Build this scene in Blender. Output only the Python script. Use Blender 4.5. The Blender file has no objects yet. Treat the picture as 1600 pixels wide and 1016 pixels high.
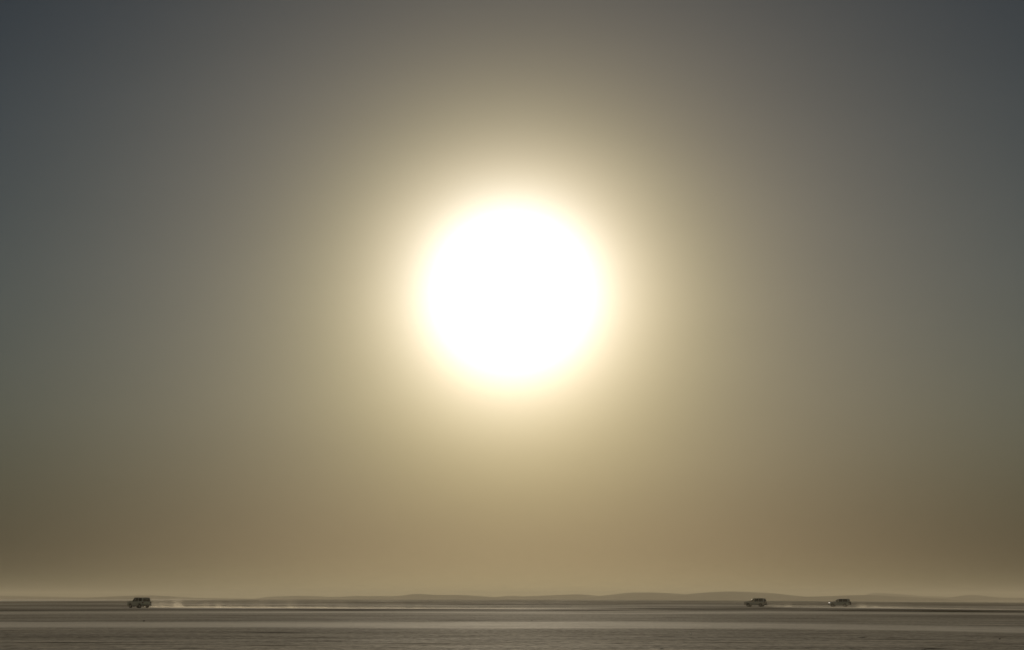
import bpy, bmesh, math, random
import numpy as np
from mathutils import Vector, Matrix

# ------------------------------------------------------------------ scene, camera, sky, sun
scene = bpy.context.scene
random.seed(4)
PI = math.pi
F = 100 / 36 * 1600                      # focal length in photo pixels
PITCH = math.atan((935.3 - 508) / F)     # camera looks up a little, horizon low in frame
CAMZ = 1.71
cam = bpy.data.cameras.new('camera')
cam.lens = 100; cam.sensor_width = 36
cam.clip_start = 0.5; cam.clip_end = 60000
camo = bpy.data.objects.new('camera', cam)
scene.collection.objects.link(camo)
camo.location = (0, 0, CAMZ)
camo.rotation_euler = (PI / 2 + PITCH, 0, 0)
scene.camera = camo

SUN_EL = math.radians(6.23)
scene.view_settings.view_transform = 'Standard'
scene.view_settings.look = 'None'
scene.view_settings.gamma = 1
scene.view_settings.exposure = 0.0
try:
    scene.cycles.use_denoising = True
    scene.cycles.denoiser = 'OPENIMAGEDENOISE'
except Exception:
    pass
scene.cycles.max_bounces = 6
scene.cycles.transparent_max_bounces = 16
scene.cycles.volume_bounces = 0
scene.cycles.volume_step_rate = 1.0
scene.cycles.volume_max_steps = 256

world = bpy.data.worlds.new('World')
scene.world = world
world.use_nodes = True
nt = world.node_tree
bgn = nt.nodes['Background']
bgn.inputs[1].default_value = 0.1


def nnew(nt, t, **kw):
    n = nt.nodes.new(t)
    for k, v in kw.items():
        setattr(n, k, v)
    return n


def mth(nt, op, a, b=None, c=None, clamp=False):
    n = nnew(nt, 'ShaderNodeMath', operation=op, use_clamp=clamp)
    for i, v in enumerate((a, b, c)):
        if v is None:
            continue
        if isinstance(v, (int, float)):
            n.inputs[i].default_value = v
        else:
            nt.links.new(v, n.inputs[i])
    return n.outputs[0]


def vmth(nt, op, a, b=None):
    n = nnew(nt, 'ShaderNodeVectorMath', operation=op)
    for i, v in enumerate((a, b)):
        if v is None:
            continue
        if isinstance(v, (tuple, list)):
            n.inputs[i].default_value = v
        else:
            nt.links.new(v, n.inputs[i])
    return n


def scaled(nt, col, fac):
    n = vmth(nt, 'SCALE', col)
    if isinstance(fac, (int, float)):
        n.inputs['Scale'].default_value = fac
    else:
        nt.links.new(fac, n.inputs['Scale'])
    return n.outputs[0]


# dusty low-sun sky: physical sky filtered by dust, plus the forward-scattering aureole of the dust
SKY_T = (0.0105, 0.018, 0.044)
AUREOLE = [  # (width in degrees, power, rgb)
    (1.55, 3.0, (6.0, 6.0, 6.0)),
    (1.3, 1.0, (1.5, 1.3, 1.0)),
    (4.0, 1.0, (0.35, 0.3, 0.22)),
]
GLOW = [(2.0, (0.05, 0.04, 0.02))]
THIN = (1e6, 1e6, 1e6)
# SKYFIT-BEGIN
THIN = (16, 16, 16)
SKY_T = (0.0183, 0.0372, 0.1026)
AUREOLE = [
    (1.5, 3.0, (0.40, 0.75, 1.1)),
    (1.9, 2.0, (0.75, 0.70, 1.10)),
    (1.3, 1.0, (4.7977, 3.9627, 1.6892)),
    (7.0, 2.0, (0.2696, 0.1820, 0.1053)),
]
GLOW = [(0.4, (0.2600, 0.2650, 0.1150)), (1.6, (0.2628, 0.1750, 0.0952))]
# SKYFIT-END
tc = nnew(nt, 'ShaderNodeTexCoord')
sky = nnew(nt, 'ShaderNodeTexSky', sky_type='NISHITA', sun_disc=False)
sky.sun_elevation = SUN_EL
sky.sun_rotation = 0.0
sky.dust_density = 5.0
sky.air_density = 1.0
sund = (0.0, math.cos(SUN_EL), math.sin(SUN_EL))
dot = vmth(nt, 'DOT_PRODUCT', vmth(nt, 'NORMALIZE', tc.outputs['Generated']).outputs[0], sund).outputs['Value']
# unseen sky behind the viewer, brightened and warmed as added fill light
anti_fill = mth(nt, 'MAXIMUM', mth(nt, 'SUBTRACT', 0.95, mth(nt, 'MAXIMUM', dot, 0.0)), 0.0)
base = vmth(nt, 'MULTIPLY', sky.outputs[0], SKY_T).outputs[0]
base = vmth(nt, 'MULTIPLY', base, vmth(nt, 'ADD', scaled(nt, (24.0, 9.8, 2.2), anti_fill), (1.0, 1.0, 1.0)).outputs[0]).outputs[0]
ang = mth(nt, 'MULTIPLY', mth(nt, 'ARCCOSINE', mth(nt, 'MINIMUM', dot, 0.9999999)), 180 / PI)
sep = nnew(nt, 'ShaderNodeSeparateXYZ')
nt.links.new(tc.outputs['Generated'], sep.inputs[0])
elev = mth(nt, 'MULTIPLY', mth(nt, 'MAXIMUM', sep.outputs[2], 0.0), 180 / PI)
tot = base
for w_, p_, c_ in AUREOLE:
    e = mth(nt, 'POWER', mth(nt, 'MULTIPLY', ang, 1 / w_), p_)
    f = mth(nt, 'EXPONENT', mth(nt, 'MULTIPLY', e, -1.0))
    tot = vmth(nt, 'ADD', tot, scaled(nt, tuple(10 * v for v in c_), f)).outputs[0]
for w_, c_ in GLOW:
    f = mth(nt, 'EXPONENT', mth(nt, 'ADD', mth(nt, 'MULTIPLY', elev, -1.0 / w_), mth(nt, 'MULTIPLY', mth(nt, 'POWER', mth(nt, 'MULTIPLY', ang, 1 / 9.0), 2.0), -1.0)))
    tot = vmth(nt, 'ADD', tot, scaled(nt, tuple(10 * v for v in c_), f)).outputs[0]
# the dust thins upwards: one extinction slope per colour
fac = nnew(nt, 'ShaderNodeCombineXYZ')
for i_, w_ in enumerate(THIN):
    nt.links.new(mth(nt, 'EXPONENT', mth(nt, 'MULTIPLY', mth(nt, 'MULTIPLY', mth(nt, 'MINIMUM', elev, 14.0), mth(nt, 'MAXIMUM', dot, 0.0)), -1.0 / w_)), fac.inputs[i_])
tot = vmth(nt, 'MULTIPLY', tot, fac.outputs[0]).outputs[0]
# the dust is a little thicker to the right, and faintly uneven
sx_ = mth(nt, 'MINIMUM', mth(nt, 'MAXIMUM', sep.outputs[0], -0.5), 0.5)
tot = vmth(nt, 'MULTIPLY', tot, vmth(nt, 'ADD', scaled(nt, (0.55, 0.40, 0.25), sx_), (1.0, 1.0, 1.0)).outputs[0]).outputs[0]
low_ = mth(nt, 'MULTIPLY', elev, mth(nt, 'EXPONENT', mth(nt, 'MULTIPLY', elev, -1 / 3.0)))
side_ = mth(nt, 'MULTIPLY', mth(nt, 'MINIMUM', mth(nt, 'MULTIPLY', sx_, sx_), 0.06), 8.0)
tot = scaled(nt, tot, mth(nt, 'MULTIPLY_ADD', low_, side_, 1.0))
mps = nnew(nt, 'ShaderNodeMapping')
mps.inputs['Scale'].default_value = (7.0, 7.0, 26.0)
nt.links.new(tc.outputs['Generated'], mps.inputs[0])
nzs = nnew(nt, 'ShaderNodeTexNoise')
nzs.inputs['Scale'].default_value = 1.0
nzs.inputs['Detail'].default_value = 4
nt.links.new(mps.outputs[0], nzs.inputs['Vector'])
tot = scaled(nt, tot, mth(nt, 'MULTIPLY_ADD', mth(nt, 'SUBTRACT', nzs.outputs['Fac'], 0.5), 0.10, 1.0))
nt.links.new(tot, bgn.inputs[0])

sl = bpy.data.lights.new('sun', 'SUN')
sl.energy = 3.6
sl.angle = math.radians(0.53)
sl.color = (1.0, 0.87, 0.66)
so = bpy.data.objects.new('sun', sl)
scene.collection.objects.link(so)
so.rotation_euler = (PI / 2 - SUN_EL, 0, PI)     # light travels from +Y, above, towards the camera
so.location = (0, 50, 40)

# ------------------------------------------------------------------ helpers
C = scene.collection


def ray(u, v):
    """photo pixel (1600 wide) -> world direction"""
    a, b = (u - 800) / F, (508 - v) / F
    return Vector((a, math.cos(PITCH) - b * math.sin(PITCH), math.sin(PITCH) + b * math.cos(PITCH)))


def at_z(u, v, z=0.0):
    d = ray(u, v)
    s = (z - CAMZ) / d.z
    return Vector((d.x * s, d.y * s, z))


def at_y(u, v, Y):
    d = ray(u, v)
    s = Y / d.y
    return Vector((d.x * s, Y, CAMZ + d.z * s))


def tag(o, label=None, cat=None, group=None, kind=None):
    for k, v in (('label', label), ('category', cat), ('group', group), ('kind', kind)):
        if v:
            o[k] = v
    return o


def empty(name, loc, rz=0):
    o = bpy.data.objects.new(name, None)
    C.objects.link(o)
    o.location = loc
    o.rotation_euler = (0, 0, rz)
    return o


class MB:
    def __init__(s):
        s.v = []; s.f = []

    def add(s, vs, fs):
        n = len(s.v)
        s.v += [tuple(p) for p in vs]
        s.f += [tuple(i + n for i in f) for f in fs]

    def box(s, x0, x1, y0, y1, z0, z1):
        s.add([(x0, y0, z0), (x1, y0, z0), (x1, y1, z0), (x0, y1, z0), (x0, y0, z1), (x1, y0, z1), (x1, y1, z1), (x0, y1, z1)],
              [(0, 3, 2, 1), (4, 5, 6, 7), (0, 1, 5, 4), (1, 2, 6, 5), (2, 3, 7, 6), (3, 0, 4, 7)])

    def slab(s, quad, off):
        """polygon (3-D points) with thickness vector off"""
        n = len(quad)
        q = [Vector(p) for p in quad]
        o = Vector(off)
        vs = q + [p + o for p in q]
        fs = [tuple(range(n)), tuple(range(2 * n - 1, n - 1, -1))]
        fs += [(i, i + n, (i + 1) % n + n, (i + 1) % n) for i in range(n)]
        s.add(vs, fs)

    def prism(s, prof, y0, y1):
        s.slab([(x, y0, z) for x, z in prof], (0, y1 - y0, 0))

    def lathe(s, prof, cx, cy, cz, axis='y', n=28):
        """closed profile (r, h) turned about an axis through the centre"""
        m = len(prof)
        vs = []
        for k in range(n):
            a = 2 * PI * k / n
            for r, h in prof:
                p = (r * math.cos(a), h, r * math.sin(a))
                if axis == 'x':
                    p = (h, r * math.cos(a), r * math.sin(a))
                vs.append((cx + p[0], cy + p[1], cz + p[2]))
        fs = []
        for k in range(n):
            k2 = (k + 1) % n
            for j in range(m):
                j2 = (j + 1) % m
                fs.append((k * m + j, k * m + j2, k2 * m + j2, k2 * m + j))
        s.add(vs, fs)

    def build(s, name, mat, parent=None, bevel=0, seg=2, smooth=40):
        me = bpy.data.meshes.new(name)
        me.from_pydata(s.v, [], s.f)
        bm = bmesh.new()
        bm.from_mesh(me)
        bmesh.ops.remove_doubles(bm, verts=bm.verts, dist=1e-5)
        bmesh.ops.recalc_face_normals(bm, faces=bm.faces)
        if bevel:
            es = [e for e in bm.edges if len(e.link_faces) == 2 and e.calc_face_angle(0) > math.radians(28)]
            bmesh.ops.bevel(bm, geom=es, offset=bevel, segments=seg, profile=0.6, affect='EDGES', clamp_overlap=True)
        for fc in bm.faces:
            fc.smooth = True
        bm.to_mesh(me)
        bm.free()
        me.set_sharp_from_angle(angle=math.radians(smooth))
        me.materials.append(mat)
        o = bpy.data.objects.new(name, me)
        C.objects.link(o)
        o.parent = parent
        return o


def principled(name, col, rough=0.5, metal=0.0, spec=0.5, trans=0.0, emit=None, estr=0.0, coat=0.0, noise=0.0, nscale=3.0):
    m = bpy.data.materials.new(name)
    m.use_nodes = True
    t = m.node_tree
    b = t.nodes['Principled BSDF']
    b.inputs['Base Color'].default_value = (*col, 1)
    b.inputs['Roughness'].default_value = rough
    b.inputs['Metallic'].default_value = metal
    b.inputs['Specular IOR Level'].default_value = spec
    b.inputs['Transmission Weight'].default_value = trans
    b.inputs['Coat Weight'].default_value = coat
    if emit:
        b.inputs['Emission Color'].default_value = (*emit, 1)
        b.inputs['Emission Strength'].default_value = estr
    if noise:
        tcn = nnew(t, 'ShaderNodeTexCoord')
        nz = nnew(t, 'ShaderNodeTexNoise')
        nz.inputs['Scale'].default_value = nscale
        nz.inputs['Detail'].default_value = 6
        t.links.new(tcn.outputs['Object'], nz.inputs['Vector'])
        mr = nnew(t, 'ShaderNodeMapRange')
        mr.inputs['From Min'].default_value = 0.3
        mr.inputs['From Max'].default_value = 0.7
        mr.inputs['To Min'].default_value = 1 - noise
        mr.inputs['To Max'].default_value = 1 + noise
        t.links.new(nz.outputs['Fac'], mr.inputs['Value'])
        t.links.new(scaled(t, tuple(col), mr.outputs[0]), b.inputs['Base Color'])
    return m


# ------------------------------------------------------------------ numpy noise
rng = np.random.default_rng(11)
PERM = rng.random((256, 256))


def vnoise(x, y, seed=0):
    x = x + seed * 17.31; y = y + seed * 9.77
    xi = np.floor(x).astype(np.int64); yi = np.floor(y).astype(np.int64)
    xf = x - xi; yf = y - yi
    xf = xf * xf * (3 - 2 * xf); yf = yf * yf * (3 - 2 * yf)
    g = lambda a, b: PERM[a & 255, b & 255]
    return ((g(xi, yi) * (1 - xf) + g(xi + 1, yi) * xf) * (1 - yf) +
            (g(xi, yi + 1) * (1 - xf) + g(xi + 1, yi + 1) * xf) * yf) * 2 - 1


def sstep(a, b, x):
    t = np.clip((x - a) / (b - a), 0, 1)
    return t * t * (3 - 2 * t)


def swell(x, y):
    """the plain falls away very gently to the right of the view"""
    yy = np.clip(y, 60, 2500)
    t = np.clip(x / yy, -0.3, 0.3)
    return -0.0273 * sstep(0.0, 0.06, t) * t * t * yy


def swell1(x, y):
    return float(swell(np.array([x]), np.array([y]))[0])


# ------------------------------------------------------------------ ground
def ground_mesh():
    # rows: even steps in the angle below the horizon, so that relief is resolved where it is seen
    d = np.concatenate([np.arange(130, 0.9, -0.25)])
    ys = CAMZ / (d / F)
    ys = np.concatenate([[-60, -30, -10, 5, 15, 25, 35, 44, 50, 55], ys[ys > 58], [9600]])
    t = np.concatenate([np.linspace(-0.75, -0.22, 40)[:-1], np.linspace(-0.22, 0.22, 1001), np.linspace(0.22, 0.75, 40)[1:]])
    Y, T = np.meshgrid(ys, t, indexing='ij')
    X = T * (Y + 70) * 1.0
    dy = np.gradient(ys)
    DY = np.repeat(dy[:, None], len(t), 1)
    Z = swell(X, Y)
    for lam, amp, sd in ((170, 0.05, 1), (60, 0.035, 2), (22, 0.022, 3), (8, 0.012, 4), (3.1, 0.008, 5), (1.3, 0.005, 6), (0.6, 0.0035, 7)):
        w = sstep(1.4, 3.2, lam / np.maximum(DY, 1e-3))
        Z += amp * w * vnoise(X / lam / 1.6, Y / lam, sd) * sstep(0, 60, Y + 30)
    # sand sheets, dark gravel patches and one painted shade strip, per vertex, by place
    TT = X / np.maximum(Y, 40)
    U = 800 + F * TT
    D = F * (CAMZ - swell(X, Y)) / np.maximum(Y, 5)       # degrees below horizon in photo pixels
    V = 935.3 + D
    wob = vnoise(X / 30, Y / 60, 21) * 0.5 + vnoise(X / 9, Y / 25, 22) * 0.3

    def band(us, vs, half, soft):
        c = np.interp(U, us, vs)
        h = np.interp(U, us, half)
        return 1 - sstep(0, 1, (np.abs(V + wob - c) - h) / soft)
    sand = np.zeros_like(X)
    sand = np.maximum(sand, 0.95 * band([0, 400, 800, 1000, 1200, 1400, 1600], [976.5, 976.5, 977.5, 977, 978, 981, 984.5], [3.0, 2.5, 3.5, 3.5, 2, 2, 2.5], 3.0))
    sand = np.maximum(sand, 0.8 * band([0, 800, 1200, 1600], [977.5, 981, 979.8, 986], [0.3, 0.5, 0.5, 0.5], 1.0))
    sand = np.maximum(sand, 0.7 * band([0, 300, 600, 1000, 1200, 1600], [957, 956.8, 956, 958, 956.5, 959.5], [0.8, .7, .5, .4, .8, 0.7], 1.4))
    sand = np.maximum(sand, 0.5 * band([0, 800, 1200, 1600], [943.5, 946, 946.5, 948], [0.3, .3, .3, .3], 1.5))
    sand = np.maximum(sand, 0.95 * band([0, 240, 800, 1000, 1100], [949.6, 950.0, 951.2, 952.3, 953], [.25, .3, .3, .2, 0], 0.8) * sstep(225, 300, U) * (1 - sstep(900, 1080, U)))
    sand = np.maximum(sand, 0.9 * band([1190, 1300, 1450, 1600, 1800], [947.7, 948.6, 950.8, 952.5, 954.5], [.25, .25, .3, .3, .3], 0.8) * sstep(1195, 1230, U))
    sand *= 0.8 + 0.35 * vnoise(X / 18, Y / 30, 31)
    # pale sand beyond the dark plain
    edge = np.interp(U, [-400, 0, 200, 400, 600, 1000, 1200, 1400, 1600, 2000], [942, 940.2, 939.3, 936.9, 935.9, 936.2, 937.2, 938.3, 939.8, 942])
    far = 1 - sstep(-0.35, 0.35, V - edge + 0.5 + 0.1 * wob)
    sand = np.clip(np.maximum(sand, far), 0, 1)
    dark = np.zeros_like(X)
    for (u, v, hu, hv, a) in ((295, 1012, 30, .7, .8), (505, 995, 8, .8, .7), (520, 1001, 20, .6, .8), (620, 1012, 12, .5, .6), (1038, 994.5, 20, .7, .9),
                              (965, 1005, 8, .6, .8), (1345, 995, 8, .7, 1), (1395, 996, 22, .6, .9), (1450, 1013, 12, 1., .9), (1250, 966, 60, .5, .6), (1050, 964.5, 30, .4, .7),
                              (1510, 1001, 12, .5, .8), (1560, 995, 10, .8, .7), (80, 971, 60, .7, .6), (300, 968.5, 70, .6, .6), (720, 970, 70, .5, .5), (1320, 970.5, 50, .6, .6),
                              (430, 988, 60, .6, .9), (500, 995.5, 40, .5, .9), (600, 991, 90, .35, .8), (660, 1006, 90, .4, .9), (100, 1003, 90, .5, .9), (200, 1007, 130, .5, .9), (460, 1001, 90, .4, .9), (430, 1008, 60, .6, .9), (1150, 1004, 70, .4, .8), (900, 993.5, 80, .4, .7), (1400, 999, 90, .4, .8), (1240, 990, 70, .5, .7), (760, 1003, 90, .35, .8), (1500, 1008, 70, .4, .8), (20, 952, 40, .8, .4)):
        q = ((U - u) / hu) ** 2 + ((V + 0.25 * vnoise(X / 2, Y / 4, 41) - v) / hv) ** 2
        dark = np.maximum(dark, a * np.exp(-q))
    # darker gravel: far plain and between lower pale strips; plus painted dust shade
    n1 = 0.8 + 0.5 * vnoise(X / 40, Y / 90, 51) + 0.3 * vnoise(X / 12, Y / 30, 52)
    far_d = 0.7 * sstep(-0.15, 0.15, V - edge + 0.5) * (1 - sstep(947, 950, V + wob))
    dust_shade = 0.95 * band([0, 400, 800, 1200, 1600], [952.5, 952.7, 953.2, 951.5, 955.5], [1.2, 1.3, 1.0, 1.5, 1.5], 1.0)  # shadow below the dust lines, painted into the ground colour
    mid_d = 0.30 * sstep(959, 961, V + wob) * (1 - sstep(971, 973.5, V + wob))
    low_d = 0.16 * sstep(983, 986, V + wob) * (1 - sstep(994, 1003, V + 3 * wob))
    gd = np.maximum(np.maximum(far_d, dust_shade), np.maximum(mid_d, low_d)) * n1
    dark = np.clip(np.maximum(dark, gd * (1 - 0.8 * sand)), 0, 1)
    nr, nc = X.shape
    co = np.stack([X, Y, Z], -1).reshape(-1, 3).astype(np.float32)
    idx = np.arange(nr * nc).reshape(nr, nc)
    q = np.stack([idx[:-1, :-1], idx[:-1, 1:], idx[1:, 1:], idx[1:, :-1]], -1).reshape(-1, 4)
    me = bpy.data.meshes.new('ground')
    me.vertices.add(len(co)); me.vertices.foreach_set('co', co.ravel())
    me.loops.add(q.size); me.loops.foreach_set('vertex_index', q.ravel().astype(np.int32))
    me.polygons.add(len(q))
    me.polygons.foreach_set('loop_start', (np.arange(len(q)) * 4).astype(np.int32))
    me.polygons.foreach_set('loop_total', np.full(len(q), 4, np.int32))
    me.polygons.foreach_set('use_smooth', np.ones(len(q), bool))
    me.update()
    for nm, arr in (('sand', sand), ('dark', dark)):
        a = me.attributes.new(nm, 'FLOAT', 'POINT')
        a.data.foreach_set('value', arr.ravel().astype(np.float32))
    return me


GROUND_DARK = (0.19, 0.168, 0.138)
GROUND_MID = (0.60, 0.535, 0.43)
GROUND_SAND = (0.80, 0.73, 0.62)
gm = bpy.data.materials.new('playa_ground')
gm.use_nodes = True
t = gm.node_tree
b = t.nodes['Principled BSDF']
b.inputs['Roughness'].default_value = 1.0
b.inputs['Specular IOR Level'].default_value = 0.0
geo = nnew(t, 'ShaderNodeNewGeometry')


def gnoise(scale, detail=4, rough=0.6, off=(0, 0, 0)):
    n = nnew(t, 'ShaderNodeTexNoise')
    n.inputs['Scale'].default_value = scale
    n.inputs['Detail'].default_value = detail
    n.inputs['Roughness'].default_value = rough
    mp = vmth(t, 'ADD', geo.outputs['Position'], off).outputs[0]
    t.links.new(mp, n.inputs['Vector'])
    return n.outputs['Fac']


def mixc(fac, a, b_):
    n = nnew(t, 'ShaderNodeMix', data_type='RGBA')
    if isinstance(fac, (int, float)):
        n.inputs[0].default_value = fac
    else:
        t.links.new(fac, n.inputs[0])
    for i, v in ((6, a), (7, b_)):
        if isinstance(v, tuple):
            n.inputs[i].default_value = (*v, 1)
        else:
            t.links.new(v, n.inputs[i])
    return n.outputs[2]


def rmp(v, a, b_, c=0.0, d=1.0):
    n = nnew(t, 'ShaderNodeMapRange')
    for i, x in enumerate((a, b_, c, d)):
        n.inputs[i + 1].default_value = x
    t.links.new(v, n.inputs[0])
    return n.outputs[0]


big = gnoise(0.035, 5, 0.6)
med = gnoise(0.45, 5, 0.65, (31, 7, 0))
fine = gnoise(3.5, 4, 0.7, (5, 77, 0))
mixv = mth(t, 'ADD', mth(t, 'MULTIPLY', big, 0.45), mth(t, 'ADD', mth(t, 'MULTIPLY', med, 0.35), mth(t, 'MULTIPLY', fine, 0.2)))
grain = gnoise(1.6, 6, 0.85, (9, 1, 4))
mpn = nnew(t, 'ShaderNodeMapping')
mpn.inputs['Scale'].default_value = (3.0, 0.7, 1.0)
t.links.new(geo.outputs['Position'], mpn.inputs[0])
sn = nnew(t, 'ShaderNodeTexNoise')
sn.inputs['Scale'].default_value = 1.0
sn.inputs['Detail'].default_value = 5
sn.inputs['Roughness'].default_value = 0.75
t.links.new(mpn.outputs[0], sn.inputs['Vector'])
streak = sn.outputs['Fac']
mpn2 = nnew(t, 'ShaderNodeMapping')
mpn2.inputs['Scale'].default_value = (0.05, 0.4, 1.0)
t.links.new(geo.outputs['Position'], mpn2.inputs[0])
sn2 = nnew(t, 'ShaderNodeTexNoise')
sn2.inputs['Scale'].default_value = 1.0
sn2.inputs['Detail'].default_value = 3
t.links.new(mpn2.outputs[0], sn2.inputs['Vector'])
rutv = sn2.outputs['Fac']
grit = gnoise(9.0, 3, 0.8, (1, 8, 0))
mixv = mth(t, 'ADD', mixv, mth(t, 'ADD', mth(t, 'MULTIPLY', mth(t, 'SUBTRACT', grain, 0.5), 0.55), mth(t, 'ADD', mth(t, 'MULTIPLY', mth(t, 'SUBTRACT', streak, 0.5), 0.75), mth(t, 'MULTIPLY', mth(t, 'SUBTRACT', rutv, 0.5), 0.6))))
col = mixc(rmp(mixv, 0.36, 0.64), GROUND_DARK, GROUND_MID)
at = nnew(t, 'ShaderNodeAttribute', attribute_name='sand')
sandf = mth(t, 'MULTIPLY', at.outputs['Fac'], rmp(med, 0.25, 0.7, 0.65, 1.0), clamp=True)
col = mixc(sandf, col, GROUND_SAND)
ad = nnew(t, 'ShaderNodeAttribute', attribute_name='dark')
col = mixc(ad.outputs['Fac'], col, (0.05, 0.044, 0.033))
t.links.new(col, b.inputs['Base Color'])
bp = nnew(t, 'ShaderNodeBump')
bp.inputs['Strength'].default_value = 0.5
bp.inputs['Distance'].default_value = 0.02
t.links.new(mth(t, 'ADD', fine, grain), bp.inputs['Height'])
t.links.new(bp.outputs[0], b.inputs['Normal'])
gl_ = nnew(t, 'ShaderNodeBsdfGlossy')
gl_.inputs['Roughness'].default_value = 0.8
gl_.inputs['Color'].default_value = (0.95, 0.93, 0.9, 1)
t.links.new(bp.outputs[0], gl_.inputs['Normal'])
mx_ = nnew(t, 'ShaderNodeMixShader')
crust = mth(t, 'MULTIPLY', rmp(gnoise(0.12, 6, 0.75, (300, 12, 0)), 0.40, 0.66, 0.05, 0.10), rmp(streak, 0.38, 0.62, 0.6, 1.4))
crust = mth(t, 'MULTIPLY', crust, mth(t, 'SUBTRACT', 1.0, mth(t, 'MULTIPLY', ad.outputs['Fac'], 0.97)))
t.links.new(mth(t, 'ADD', crust, mth(t, 'MULTIPLY', sandf, 0.065)), mx_.inputs[0])
t.links.new(b.outputs[0], mx_.inputs[1])
t.links.new(gl_.outputs[0], mx_.inputs[2])
t.links.new(mx_.outputs[0], t.nodes['Material Output'].inputs['Surface'])
gme = ground_mesh()
gme.materials.append(gm)
ground = bpy.data.objects.new('ground', gme)
C.objects.link(ground)
tag(ground, kind='structure')

# ------------------------------------------------------------------ far dunes: real ridges, a few kilometres away
dm = principled('dune_sand', (0.37, 0.315, 0.225), 1.0, spec=0.0, noise=0.12, nscale=0.01)


def dune(pts, Y, depth, gap=0.0, seed=0):
    """pts: skyline (u, v); cross-section: long windward slope, steeper lee, standing on the plain"""
    us = [p[0] for p in pts]; vs = [p[1] for p in pts]
    n = 90
    U = np.linspace(us[0], us[-1], n)
    # smooth interpolation of the crest
    V = np.interp(U, us, vs)
    k = np.array([1, 2, 3, 2, 1]) / 9.0
    Vp = np.convolve(np.pad(V, 2, 'edge'), k, 'valid')
    z0 = -3.0
    sec = [(-1.0, 0), (-0.8, .10), (-0.55, .34), (-0.3, .68), (-0.12, .93), (0, 1.0), (0.1, .9), (0.25, .55), (0.4, .25), (0.55, .07), (0.7, 0)]
    vs3, fs = [], []
    m = len(sec)
    for i in range(n):
        crest = at_y(U[i], Vp[i], Y)
        yc = Y + 0.12 * depth * math.sin(i * 0.11 + seed) + 0.05 * depth * math.sin(i * 0.31 + 2 * seed)
        f = yc / Y
        cx, cz = crest.x * f, CAMZ + (crest.z - CAMZ) * f
        for (s, h) in sec:
            zz = z0 + (cz - z0) * h + (0.25 * math.sin(i * 0.7 + s * 9 + seed) * (cz - z0) * 0.08 if 0.05 < h < 0.9 else 0)
            vs3.append((cx * (1 + s * depth / Y * 0.0), yc + s * depth, zz))
    for i in range(n - 1):
        for j in range(m - 1):
            fs.append((i * m + j, i * m + j + 1, (i + 1) * m + j + 1, (i + 1) * m + j))
        fs.append((i * m + m - 1, i * m, (i + 1) * m, (i + 1) * m + m - 1))
    fs.append(tuple(range(m)))
    fs.append(tuple(range((n - 1) * m + m - 1, (n - 1) * m - 1, -1)))
    mb = MB(); mb.v = vs3; mb.f = fs
    o = mb.build('dune', dm, smooth=60)
    tag(o, kind='structure')
    return o


FAR = 7200
dune([(-500, 934), (-380, 931), (-250, 929), (-120, 930.5), (-60, 930), (0, 931), (50, 932), (100, 933), (150, 934.5), (170, 936)], 6400, 260, seed=1)
dune([(90, 937), (110, 935), (140, 933.6), (180, 932), (215, 930.5), (240, 930.6), (270, 932), (300, 934), (345, 935), (390, 935.4), (420, 937)], 5800, 240, seed=2)
dune([(385, 937), (405, 934.3), (425, 932.4), (465, 931), (500, 932), (514, 933), (540, 932.2), (560, 931), (575, 932.2), (590, 931), (604, 931.9), (625, 931.3), (648, 927.8), (664, 928.7), (680, 929.5), (715, 930.2), (750, 932.3), (780, 933.6), (800, 936.5)], 6900, 300, seed=3)
dune([(640, 936), (690, 930.2), (712, 929.4), (735, 930.4), (765, 932.6), (790, 935.5)], 8600, 260, seed=9)
dune([(740, 937), (775, 933), (792, 931.6), (805, 931), (815, 932.2), (840, 931.4), (868, 930), (900, 928.6), (920, 929.5), (936, 931.6), (955, 933), (990, 936)], 7700, 280, seed=4)
dune([(900, 936.5), (930, 932.5), (945, 930.5), (965, 928.2), (977, 926.6), (990, 926), (1020, 926), (1050, 927.2), (1070, 928.7), (1095, 930.5), (1130, 933.5), (1150, 936.5)], 7000, 300, seed=5)
dune([(1010, 936.5), (1045, 932.5), (1070, 929.2), (1085, 927.4), (1110, 925.4), (1140, 924.3), (1170, 925.2), (1200, 926.5), (1220, 928.2), (1240, 930.6), (1256, 932.2), (1290, 934), (1330, 938)], 6200, 320, seed=6)
dune([(1225, 938), (1250, 932.8), (1300, 931.4), (1325, 930.4), (1350, 930), (1372, 930.4), (1400, 932), (1430, 933.5), (1465, 935), (1500, 939)], 5600, 260, seed=7)
dune([(1330, 935.5), (1350, 930.8), (1357, 927.6), (1363, 926.8), (1390, 927.6), (1412, 929.3), (1440, 931.6), (1462, 932), (1487, 933.4), (1530, 936.5)], 7900, 260, seed=8)
dune([(1460, 937), (1483, 933.8), (1498, 931.9), (1513, 929), (1530, 930), (1548, 933), (1566, 934), (1600, 934.3), (1680, 933), (1760, 930), (1850, 928.5), (1950, 931), (2100, 934)], 6600, 280, seed=10)

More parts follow.
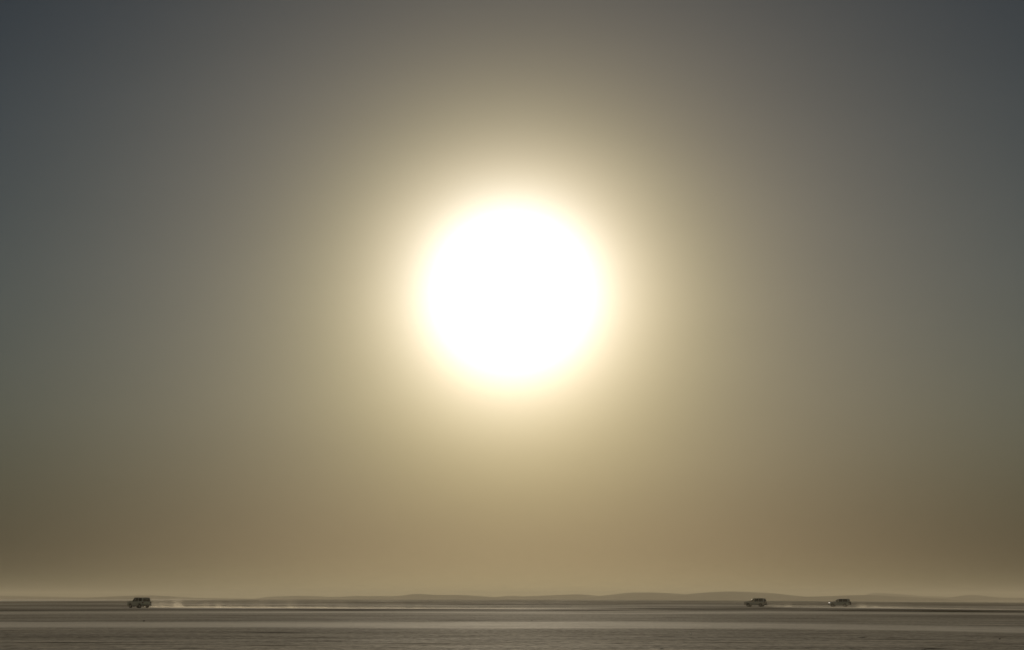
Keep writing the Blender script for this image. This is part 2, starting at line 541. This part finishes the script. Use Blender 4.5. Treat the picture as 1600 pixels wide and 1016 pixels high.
# ------------------------------------------------------------------ vehicles
M = {}
M['tyre'] = principled('tyre_rubber', (0.03, 0.028, 0.026), 0.85, noise=0.3, nscale=6)
M['rim'] = principled('rim_alloy', (0.35, 0.34, 0.31), 0.4, metal=0.8, noise=0.15, nscale=5)
M['trim'] = principled('dark_trim', (0.035, 0.033, 0.03), 0.6, noise=0.25, nscale=4)
M['seat'] = principled('seat_cloth', (0.06, 0.055, 0.05), 0.9, noise=0.2, nscale=8)
M['chrome'] = principled('mirror_chrome', (0.8, 0.8, 0.78), 0.12, metal=1.0, noise=0.05)
M['lamp'] = principled('headlamp_glint', (0.85, 0.83, 0.78), 0.08, spec=1.0, coat=1, emit=(1, 0.93, 0.8), estr=1.5)  # emission paints a sun glint on the lens
M['lampoff'] = principled('headlamp_unlit', (0.6, 0.6, 0.56), 0.1, spec=1.0, coat=1, noise=0.05)
M['tail'] = principled('tail_lamp', (0.10, 0.012, 0.01), 0.2, coat=1, noise=0.1)
M['plate'] = principled('number_plate', (0.6, 0.6, 0.56), 0.5, noise=0.1)


def glass(name, dens):
    m = bpy.data.materials.new(name)
    m.use_nodes = True
    t_ = m.node_tree
    t_.nodes.clear()
    out = nnew(t_, 'ShaderNodeOutputMaterial')
    tr = nnew(t_, 'ShaderNodeBsdfTransparent')
    tr.inputs[0].default_value = (dens, dens, dens * .95, 1)
    gl = nnew(t_, 'ShaderNodeBsdfGlossy')
    gl.inputs['Roughness'].default_value = 0.05
    fr = nnew(t_, 'ShaderNodeFresnel')
    fr.inputs[0].default_value = 1.45
    mx = nnew(t_, 'ShaderNodeMixShader')
    t_.links.new(fr.outputs[0], mx.inputs[0])
    t_.links.new(tr.outputs[0], mx.inputs[1])
    t_.links.new(gl.outputs[0], mx.inputs[2])
    t_.links.new(mx.outputs[0], out.inputs[0])
    return m


M['clear'] = glass('clear_glass', 0.8)
M['tint'] = glass('tinted_glass', 0.10)


def wheel(parent, x, y, z, R, w, axis='y', side=1, name='wheel'):
    hub = MB()
    hub.lathe([(0.02, -w * .3), (0.17, -w * .3), (0.17, w * .1 * side + .01), (0.02, w * .1 * side + .01)], x, y, z, axis, 20)
    ho = hub.build(name, M['trim'], parent)
    ty = MB()
    ri = R * 0.62
    ty.lathe([(ri, -w / 2 * .8), (R * .8, -w / 2), (R * .95, -w / 2 * .95), (R, -w / 2 * .75), (R * 1.005, -w * .2), (R * .985, -w * .17), (R * 1.005, -w * .1),
              (R * 1.005, w * .1), (R * .985, w * .17), (R * 1.005, w * .2), (R, w / 2 * .75), (R * .95, w / 2 * .95), (R * .8, w / 2), (ri, w / 2 * .8)], x, y, z, axis, 36)
    ty.build('tyre', M['tyre'], ho)
    rm = MB()
    fo = side * w * .36
    rm.lathe([(ri * .86, fo - .015), (ri * 1.0, fo - .02), (ri * 1.01, fo + .02), (ri * .9, fo + .012)], x, y, z, axis, 30)
    rm.lathe([(0.01, fo - .03), (0.075, fo - .03), (0.065, fo + .015), (0.01, fo + .02)], x, y, z, axis, 16)
    for k in range(6):
        a = 2 * PI * k / 6 + .3
        ca, sa = math.cos(a), math.sin(a)
        q = []
        for r, hw in ((0.05, .035), (ri * .92, .045)):
            for sg in ((-1, 1) if r < .06 else (1, -1)):
                u_, v_ = r * ca - sg * hw * sa, r * sa + sg * hw * ca
                q.append((x + u_, y + fo - .02, z + v_) if axis == 'y' else (x + fo - .02, y + u_, z + v_))
        rm.slab(q, (0, .025, 0) if axis == 'y' else (.025, 0, 0))
    rm.build('rim', M['rim'], ho)
    return ho


def suv(label, loc, heading, paint, P, group):
    """x forward, y left, z up; origin on the ground under the middle of the wheelbase"""
    root = empty('off_road_car', loc, heading)
    tag(root, label, 'car', group)
    W = P['W'] / 2; H = P['H']; R = P['R']
    fx, rx = P['front'], P['rear']          # bumper ends (rx negative)
    ax, bx = P['axf'], P['axr']             # axle positions
    belt, sill = P['belt'], P['sill']
    cowl = P['cowl']
    hood = P['hood']

    def arch(cx, r, z0, n=9):
        a0 = math.asin(max(-1, min(1, (z0 - R) / r)))
        return [(cx + r * math.cos(a), R + r * math.sin(a)) for a in np.linspace(a0, PI - a0, n)]
    ar = R + 0.085
    # front arch passes from high x to low x as the profile runs backwards along the sill
    prof = [(fx, sill + .05), (fx + .02, hood - .22), (fx - .04, hood - .05), (fx - .25, hood + .02), (cowl, belt + .03), (cowl - .25, belt), (rx + .03, belt), (rx, belt - .25), (rx - .02, sill + .10), (rx + .12, sill)]
    prof += [(p[0], p[1]) for p in reversed(arch(bx, ar, sill))]
    prof += [(p[0], p[1]) for p in reversed(arch(ax, ar, sill))]
    prof += [(fx - .12, sill)]
    bd = MB()
    bd.prism(prof, -W, W)
    wt = W - P['tumble']
    rz = H - 0.07
    # pillars: (x at belt front, back, x at roof front, back)
    for s in (1, -1):
        for (b0, b1, t0, t1) in P['pillars']:
            bd.slab([(b0, s * (W - .03), belt - .02), (b1, s * (W - .03), belt - .02), (t1, s * wt, rz), (t0, s * wt, rz)], (0, -s * .06, 0))
    bd.box(P['ptop'] - .08, P['ptop'] + .02, -wt, wt, rz - .06, rz + .01)
    body = bd.build('body', paint, root, bevel=0.035, seg=2)
    rf = MB()
    x0, x1 = P['ptop'] + .03, P['rtop']
    rf.slab([(x0, -wt, rz), (x1, -wt, rz), (x1, wt, rz), (x0, wt, rz)], (0, 0, .035))
    rf.slab([(x0 - .12, -wt + .09, rz + .03), (x1 + .08, -wt + .09, rz + .03), (x1 + .08, wt - .09, rz + .03), (x0 - .12, wt - .09, rz + .03)], (0, 0, .04))
    rf.build('roof', P.get('roofmat', paint), root, bevel=0.02)
    # glazing
    g = MB()
    xb, xt = P['pillars'][0][0], P['ptop']
    g.slab([(xb - .02, -(W - .10), belt), (xb - .02, W - .10, belt), (xt - .02, wt - .06, rz - .01), (xt - .02, -(wt - .06), rz - .01)], (-.008, 0, 0))
    g.build('windscreen', M['clear'], root)
    xr, xrt = P['pillars'][-1][1], P['rtop']
    g = MB()
    g.slab([(xr + .004, -(W - .16), belt + .03), (xr + .004, W - .16, belt + .03), (xrt + .02, wt - .10, rz - .05), (xrt + .02, -(wt - .10), rz - .05)], (.008, 0, 0))
    rw = g.build('rear_window', M['tint'], root)
    # tailgate frame round the rear window
    tg = MB()
    def rp(f, y):
        return (xr + (xrt - xr) * f + .012, y, belt + (rz - belt) * f)
    for s in (1, -1):
        tg.slab([rp(0, s * (W - .05)), rp(0, s * (W - .19)), rp(1, s * (wt - .12)), rp(1, s * (wt - .01))], (.03, 0, 0))
    tg.slab([rp(.86, W * .8), rp(.86, -W * .8), rp(1, -W * .8), rp(1, W * .8)], (.028, 0, 0))
    tg.box(rx - .028, rx - .002, -W * .86, W * .86, sill + .22, belt - .28)
    tgo = tg.build('tailgate', paint, root, bevel=.006, seg=1)
    hd = MB(); hd.box(rx - .05, rx - .026, -.16, .16, belt - .42, belt - .37)
    hd.build('handle', M['trim'], tgo)
    for s in (1, -1):
        for i in range(len(P['pillars']) - 1):
            a, c = P['pillars'][i], P['pillars'][i + 1]
            g = MB()
            g.slab([(a[1] + .01, s * (W - .055), belt - .01), (c[0] - .01, s * (W - .055), belt - .01), (c[2] - .01, s * (wt - .025), rz), (a[3] + .01, s * (wt - .025), rz)], (0, -s * .006, 0))
            g.build('side_window', M['clear'] if i == 0 else M['tint'], root)
    # doors, 4 mm proud
    bp0, bp1 = P['doorsplit'], P['doorend']
    fd = P['doorfront']
    rdoor = [(bp0 - .01, sill + .06), (bp0 - .01, belt - .05), (bp1, belt - .05), (bp1, R + ar * .75), (bx + ar * .95, R + .25), (bx + ar * 1.12, sill + .06)]
    for s in (1, -1):
        d = MB(); y0, y1 = (W - .004, W + .006) if s > 0 else (-W - .006, -W + .004)
        d.prism([(fd, sill + .06), (bp0 + .01, sill + .06), (bp0 + .01, belt - .05), (fd + .02, belt - .05)], y0, y1)
        do = d.build('door', paint, root, bevel=.003, seg=1)
        h = MB(); h.box(bp0 + .07, bp0 + .23, s * (W + .004) - .014, s * (W + .004) + .014, belt - .20, belt - .165)
        h.build('handle', M['trim'], do)
        d = MB(); d.prism(rdoor, y0, y1)
        do = d.build('door', paint, root, bevel=.003, seg=1)
        h = MB(); h.box(bp1 + .07, bp1 + .23, s * (W + .004) - .014, s * (W + .004) + .014, belt - .20, belt - .165)
        h.build('handle', M['trim'], do)
        # wheel-arch flares
        for cx in (ax, bx):
            fl = MB()
            arc = arch(cx, ar + .005, sill, 13); arc2 = arch(cx, ar + .075, sill, 13)
            for k in range(12):
                fl.slab([(arc[k][0], s * (W - .01), arc[k][1]), (arc[k + 1][0], s * (W - .01), arc[k + 1][1]), (arc2[k + 1][0], s * (W - .01), arc2[k + 1][1]), (arc2[k][0], s * (W - .01), arc2[k][1])], (0, s * .045, 0))
            fl.build('wheel_arch', P['flare'] or paint, root)
        # running board
        rb = MB(); rb.box(bx + ar + .06, ax - ar - .06, s * W - .05 - (.0 if s > 0 else .05), s * W + .05 + (.05 if s > 0 else 0), sill - .06, sill - .01)
        rb.build('running_board', M['trim'], root, bevel=.01, seg=1)
        # mirrors
        mi = MB(); mi.box(P['mirror'] - .06, P['mirror'] + .06, s * (W + .13) - .10, s * (W + .13) + .10, belt - .0, belt + .17)
        mi.build('side_mirror', P.get('mirrormat', paint), root, bevel=.03)
        # lamps
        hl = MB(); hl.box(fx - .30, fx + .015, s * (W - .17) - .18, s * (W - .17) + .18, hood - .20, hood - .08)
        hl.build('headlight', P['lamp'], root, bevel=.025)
        tl = MB(); tl.box(rx - .04, rx + .16, s * (W - .09) - .10, s * (W - .09) + .10, P['tl0'], P['tl1'])
        tl.build('tail_light', M['tail'], root, bevel=.015)
        for cx in (ax, bx):
            wheel(root, cx, s * (W - .13), R, R, .26, 'y', s)
    gr = MB()
    for k in range(4):
        gr.box(fx + .0, fx + .025, -W * .52, W * .52, hood - .25 + k * .05, hood - .225 + k * .05)
    gr.build('grille', M['trim'], root)
    fb = MB(); fb.prism([(fx - .15, sill - .05), (fx + .07, sill - .0), (fx + .11, sill + .12), (fx + .09, sill + .25), (fx - .1, sill + .27)], -W + .01, W - .01)
    fb.build('bumper', P['bump'] or paint, root, bevel=.03)
    rb = MB(); rb.prism([(rx + .12, sill - .04), (rx - .09, sill), (rx - .14, sill + .08), (rx - .13, sill + .2), (rx + .1, sill + .22)], -W + .01, W - .01)
    rb.build('bumper', P['bump'] or paint, root, bevel=.03)
    pl = MB(); pl.box(rx - .045, rx - .03, -.27, .27, belt - .36 - .18, belt - .36 - .06)
    pl.build('number_plate', M['plate'], root)
    # underbody
    ch = MB()
    ch.box(rx + .25, fx - .3, -W * .55, W * .55, sill - .10, sill + .18)
    for cx in (ax, bx):
        ch.lathe([(.01, -W * .8), (.06, -W * .8), (.06, W * .8), (.01, W * .8)], cx, 0, R, 'y', 10)
        ch.lathe([(.01, -.14), (.15, -.12), (.15, .12), (.01, .14)], cx, .1, R, 'y', 12)
    ch.build('chassis', M['trim'], root)
    # seats and dashboard
    for (sx, ys) in ((.28, (-.4, .4)), (-.62, (-.45, 0, .45))):
        for sy in ys:
            st = MB()
            st.box(sx - .25, sx + .27, sy - .2, sy + .2, belt - .42, belt - .26)
            st.slab([(sx - .25, sy - .22, belt - .35), (sx - .13, sy - .22, belt - .35), (sx - .30, sy - .22, belt + .22), (sx - .38, sy - .22, belt + .22)], (0, .44, 0))
            st.box(sx - .39, sx - .30, sy - .13, sy + .13, belt + .23, belt + .40)
            st.build('seat', M['seat'], root, bevel=.02)
    if P['spare']:
        wheel(root, rx - .17, 0.06, P['spare'], R * .97, .24, 'x', -1, 'spare_wheel')
    return root


dusty = lambda n, c, r=.5, m=.1: principled(n, c, r, metal=m, coat=.25, noise=.12, nscale=1.2)
paint1 = dusty('silver_green_paint', (0.60, 0.60, 0.49))
paint2 = dusty('pale_beige_paint', (0.86, 0.75, 0.61), .4)
paint3 = dusty('grey_green_paint', (0.50, 0.49, 0.41))
low1 = principled('grey_cladding', (0.13, 0.135, 0.12), 0.6, noise=.2)

base_p = dict(W=1.90, H=1.87, R=.385, front=2.28, rear=-2.42, axf=1.40, axr=-1.40, belt=1.19, sill=.43, cowl=1.02, hood=1.12, tumble=.17,
              doorfront=.98, doorsplit=.06, doorend=-.95, mirror=.86, tl0=.90, tl1=1.12, lamp=M['lampoff'], flare=None, bump=None, spare=0)
pil = lambda rb, rt: [(1.02, .93, .36, .27), (.09, .0, .02, -.06), (-.92, -1.02, -.93, -1.02), (rb + .28, rb, rt + .26, rt)]
P1 = dict(base_p); P1.update(pillars=pil(-2.36, -2.2), ptop=.36, rtop=-2.2, flare=low1, bump=low1, tl0=.86, tl1=1.1, W=1.88, H=1.87)
P2 = dict(base_p); P2.update(pillars=pil(-2.34, -2.12), ptop=.36, rtop=-2.12, lamp=M['lampoff'], H=1.88, W=1.94, axf=1.44, axr=-1.41, bump=M['trim'])
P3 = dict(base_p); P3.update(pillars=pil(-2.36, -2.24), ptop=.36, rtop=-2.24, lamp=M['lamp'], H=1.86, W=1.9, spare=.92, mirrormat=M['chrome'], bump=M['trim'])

G4 = 'three off road cars racing across the flat'


def place(u, v, Y):
    p = at_y(u, v, Y)
    return (p.x, Y, p.z)


# left car: seen from its left rear corner, driving away to the left
Y1 = 514
c1 = at_y(217, 948.6, Y1)
z1 = swell1(c1.x, Y1)
car1 = suv('silver green off-road car on the far left, showing its dark rear window and left side', (c1.x, Y1, z1), math.radians(180 - 47), paint1, P1, G4)
c2 = at_y(1180.2, 947.6, 640)
car2 = suv('pale beige off-road car with dark windows, the middle one of the three', (c2.x, 640, swell1(c2.x, 640)), math.radians(180 - 20), paint2, P2, G4)
c3 = at_y(1311.5, 948.2, 652)
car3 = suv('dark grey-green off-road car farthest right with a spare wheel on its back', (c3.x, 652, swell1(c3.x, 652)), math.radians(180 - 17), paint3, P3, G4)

# ------------------------------------------------------------------ dust raised by the cars
def dust_mat(name, dens, hz, noise_len, wispy, length, width, total, top):
    m = bpy.data.materials.new(name)
    m.use_nodes = True
    t_ = m.node_tree
    t_.nodes.clear()
    out = nnew(t_, 'ShaderNodeOutputMaterial')
    pv = nnew(t_, 'ShaderNodeVolumePrincipled')
    pv.inputs['Color'].default_value = (0.93, 0.85, 0.70, 1)
    pv.inputs['Anisotropy'].default_value = 0.35
    tc_ = nnew(t_, 'ShaderNodeTexCoord')
    sp = nnew(t_, 'ShaderNodeSeparateXYZ')
    t_.links.new(tc_.outputs['Object'], sp.inputs[0])
    x, y, z = sp.outputs
    mp = nnew(t_, 'ShaderNodeMapping')
    mp.inputs['Scale'].default_value = (1 / noise_len, 1 / noise_len, 1 / (noise_len * 2.2))
    mp.inputs['Rotation'].default_value = (0, math.radians(25), 0)
    t_.links.new(tc_.outputs['Object'], mp.inputs[0])
    nz = nnew(t_, 'ShaderNodeTexNoise')
    nz.inputs['Scale'].default_value = 1.0
    nz.inputs['Detail'].default_value = 4
    nz.inputs['Roughness'].default_value = .6
    t_.links.new(mp.outputs[0], nz.inputs['Vector'])
    cl = mth(t_, 'POWER', mth(t_, 'MAXIMUM', mth(t_, 'MULTIPLY', mth(t_, 'SUBTRACT', nz.outputs['Fac'], .44), 5.0), 0.0), 1.3)
    zf = mth(t_, 'EXPONENT', mth(t_, 'MULTIPLY', z, -1 / hz))
    xf = mth(t_, 'EXPONENT', mth(t_, 'MULTIPLY', x, -1 / length))
    yf = mth(t_, 'SUBTRACT', 1.0, mth(t_, 'POWER', mth(t_, 'MULTIPLY', y, 2 / width), 2.0), clamp=True)
    hi = mth(t_, 'MULTIPLY', mth(t_, 'MULTIPLY', mth(t_, 'MULTIPLY', cl, zf), mth(t_, 'MULTIPLY', xf, yf)), dens * wispy)
    zl = mth(t_, 'EXPONENT', mth(t_, 'MULTIPLY', z, -1 / 0.10))
    xl = mth(t_, 'EXPONENT', mth(t_, 'MULTIPLY', x, -1 / (length * 5)))
    endf = mth(t_, 'SUBTRACT', 1.0, mth(t_, 'MULTIPLY', x, 1 / total), clamp=True)
    lo = mth(t_, 'MULTIPLY', mth(t_, 'MULTIPLY', mth(t_, 'MULTIPLY', zl, xl), mth(t_, 'MINIMUM', mth(t_, 'ADD', 0.7, cl), 1.6)), mth(t_, 'MULTIPLY', mth(t_, 'MULTIPLY', yf, endf), dens * 2.6))
    topf = mth(t_, 'SUBTRACT', 1.0, mth(t_, 'MULTIPLY', z, 1 / top), clamp=True)
    hi = mth(t_, 'MULTIPLY', hi, topf)
    t_.links.new(mth(t_, 'ADD', hi, lo), pv.inputs['Density'])
    t_.links.new(pv.outputs[0], out.inputs['Volume'])
    return m


def dust_trail(label, a, bpt, height, width, dens, hz, nl, wispy, length):
    """closed rounded body of air along the ground from a (at the car) to bpt, x along the trail"""
    a = Vector((a[0], a[1], 0)); bb = Vector((bpt[0], bpt[1], 0))
    L = (bb - a).length
    ang_ = math.atan2(bb.y - a.y, bb.x - a.x)
    zb = min(swell1(a.x, a.y), swell1(bb.x, bb.y))
    n = 40
    sec = [(-.5, 0), (-.5, .3), (-.42, .7), (-.22, .95), (0, 1), (.22, .95), (.42, .7), (.5, .3), (.5, 0)]
    vs, fs = [], []
    for i in range(n + 1):
        f = i / n
        w = width * (0.6 + 0.4 * min(1, f * 6))
        h = height * (0.75 + 0.25 * min(1, f * 8)) * (1 - 0.35 * f)
        px, py = a.x + (bb.x - a.x) * f, a.y + (bb.y - a.y) * f
        g = swell1(px, py) - zb
        for (yy, zz) in sec:
            vs.append((L * f, yy * w, g + 0.0 + zz * h))
    m = len(sec)
    for i in range(n):
        for j in range(m):
            fs.append((i * m + j, i * m + (j + 1) % m, (i + 1) * m + (j + 1) % m, (i + 1) * m + j))
    fs.append(tuple(range(m))); fs.append(tuple(range(n * m + m - 1, n * m - 1, -1)))
    mb = MB(); mb.v = vs; mb.f = fs
    o = mb.build('dust_trail', dust_mat('dust_air', dens, hz, nl, wispy, length, width, L, height * .8), None)
    o.location = (a.x, a.y, zb + .01)
    o.rotation_euler = (0, 0, ang_)
    tag(o, label, 'dust', None, 'stuff')
    return o


s1 = at_z(233, 949.6, 0); e1 = at_z(1000, 952.3, 0)
dust_trail('pale dust hanging low behind the car on the far left', s1, e1, 3.0, 6.0, 0.12, 1.5, 2.1, 2.8, 32)
s2 = at_y(1202, 947.7, 640); e2 = at_y(1420, 949.5, 590)
dust_trail('thin dust behind the middle car reaching the car on the right', s2, e2, 1.9, 5.0, 0.065, .9, 2.0, 2.0, 30)
s3 = at_y(1333, 948.5, 648); e3 = at_z(1640, 952.3, -.18)
dust_trail('thin dust line running off to the right edge behind the rightmost car', s3, e3, 1.9, 5.0, 0.06, .9, 2.0, 1.8, 40)

# ------------------------------------------------------------------ stones on the plain
def stone(label, u, v, wpx, hpx, mat, cat='stone', seed=0):
    p = at_z(u, v, 0)
    p.z = swell1(p.x, p.y)
    px = p.y / F
    r = random.Random(seed)
    bm = bmesh.new()
    bmesh.ops.create_icosphere(bm, subdivisions=3, radius=1)
    for vt in bm.verts:
        n = math.sin(vt.co.x * 3.1 + seed) * .1 + math.sin(vt.co.y * 4.3 + seed * 2) * .08 + math.sin(vt.co.z * 5 + seed) * .07 + r.uniform(-.04, .04)
        vt.co *= 1 + n
        vt.co.x *= wpx * px / 2; vt.co.y *= wpx * px / 2 * .7
        vt.co.z = vt.co.z * hpx * px / 1.5 + hpx * px * .2
    me = bpy.data.meshes.new('stone'); bm.to_mesh(me); bm.free()
    me.materials.append(mat)
    o = bpy.data.objects.new('stone', me); C.objects.link(o)
    o.location = p
    tag(o, label, cat, 'stones lying on the plain')
    return o


dk = principled('dark_stone', (0.05, 0.042, 0.035), .8, noise=.3)
lt = principled('pale_stone', (0.85, 0.83, 0.78), .5, noise=.1)
stone('small dark stone on the dark band below the left car', 225, 971, 3.2, 1.6, dk, seed=1)
stone('bright white stone lying on the brown plain left of centre', 667.5, 971.2, 1.6, 1.6, lt, seed=2)
stone('small dark stone just above the pale sand band near the centre', 831, 970.6, 2, 1.6, dk, seed=3)
stone('tiny pale stone in the foreground right of centre', 1079.5, 990.8, 1.5, 1.3, lt, seed=4)
stone('low dark rock on the plain near the right edge', 1562, 995.2, 3.0, 1.3, dk, seed=5)
stone('flat dark rock on the gravel below the rightmost car', 1346, 995, 10, 1.1, dk, seed=6)
stone('long flat dark rock at the bottom edge right of centre', 1034, 1014.3, 7, 1.0, dk, seed=8)
stone('low wide dark rock at the bottom edge on the right', 1444, 1013.4, 10, 1.6, dk, seed=9)

# ------------------------------------------------------------------ dusty air
HAZE_D = 0.00017
HAZE_TOP = 23.0
hz = MB(); hz.box(-9500, 9500, -90, 9900, -75, HAZE_TOP)
hm = bpy.data.materials.new('dusty_air')
hm.use_nodes = True
t = hm.node_tree
t.nodes.clear()
out = nnew(t, 'ShaderNodeOutputMaterial')
pv = nnew(t, 'ShaderNodeVolumePrincipled')
pv.inputs['Color'].default_value = (0.95, 0.86, 0.68, 1)
pv.inputs['Density'].default_value = HAZE_D
pv.inputs['Anisotropy'].default_value = 0.0
t.links.new(pv.outputs[0], out.inputs['Volume'])
haze = hz.build('haze', hm)
tag(haze, kind='stuff')
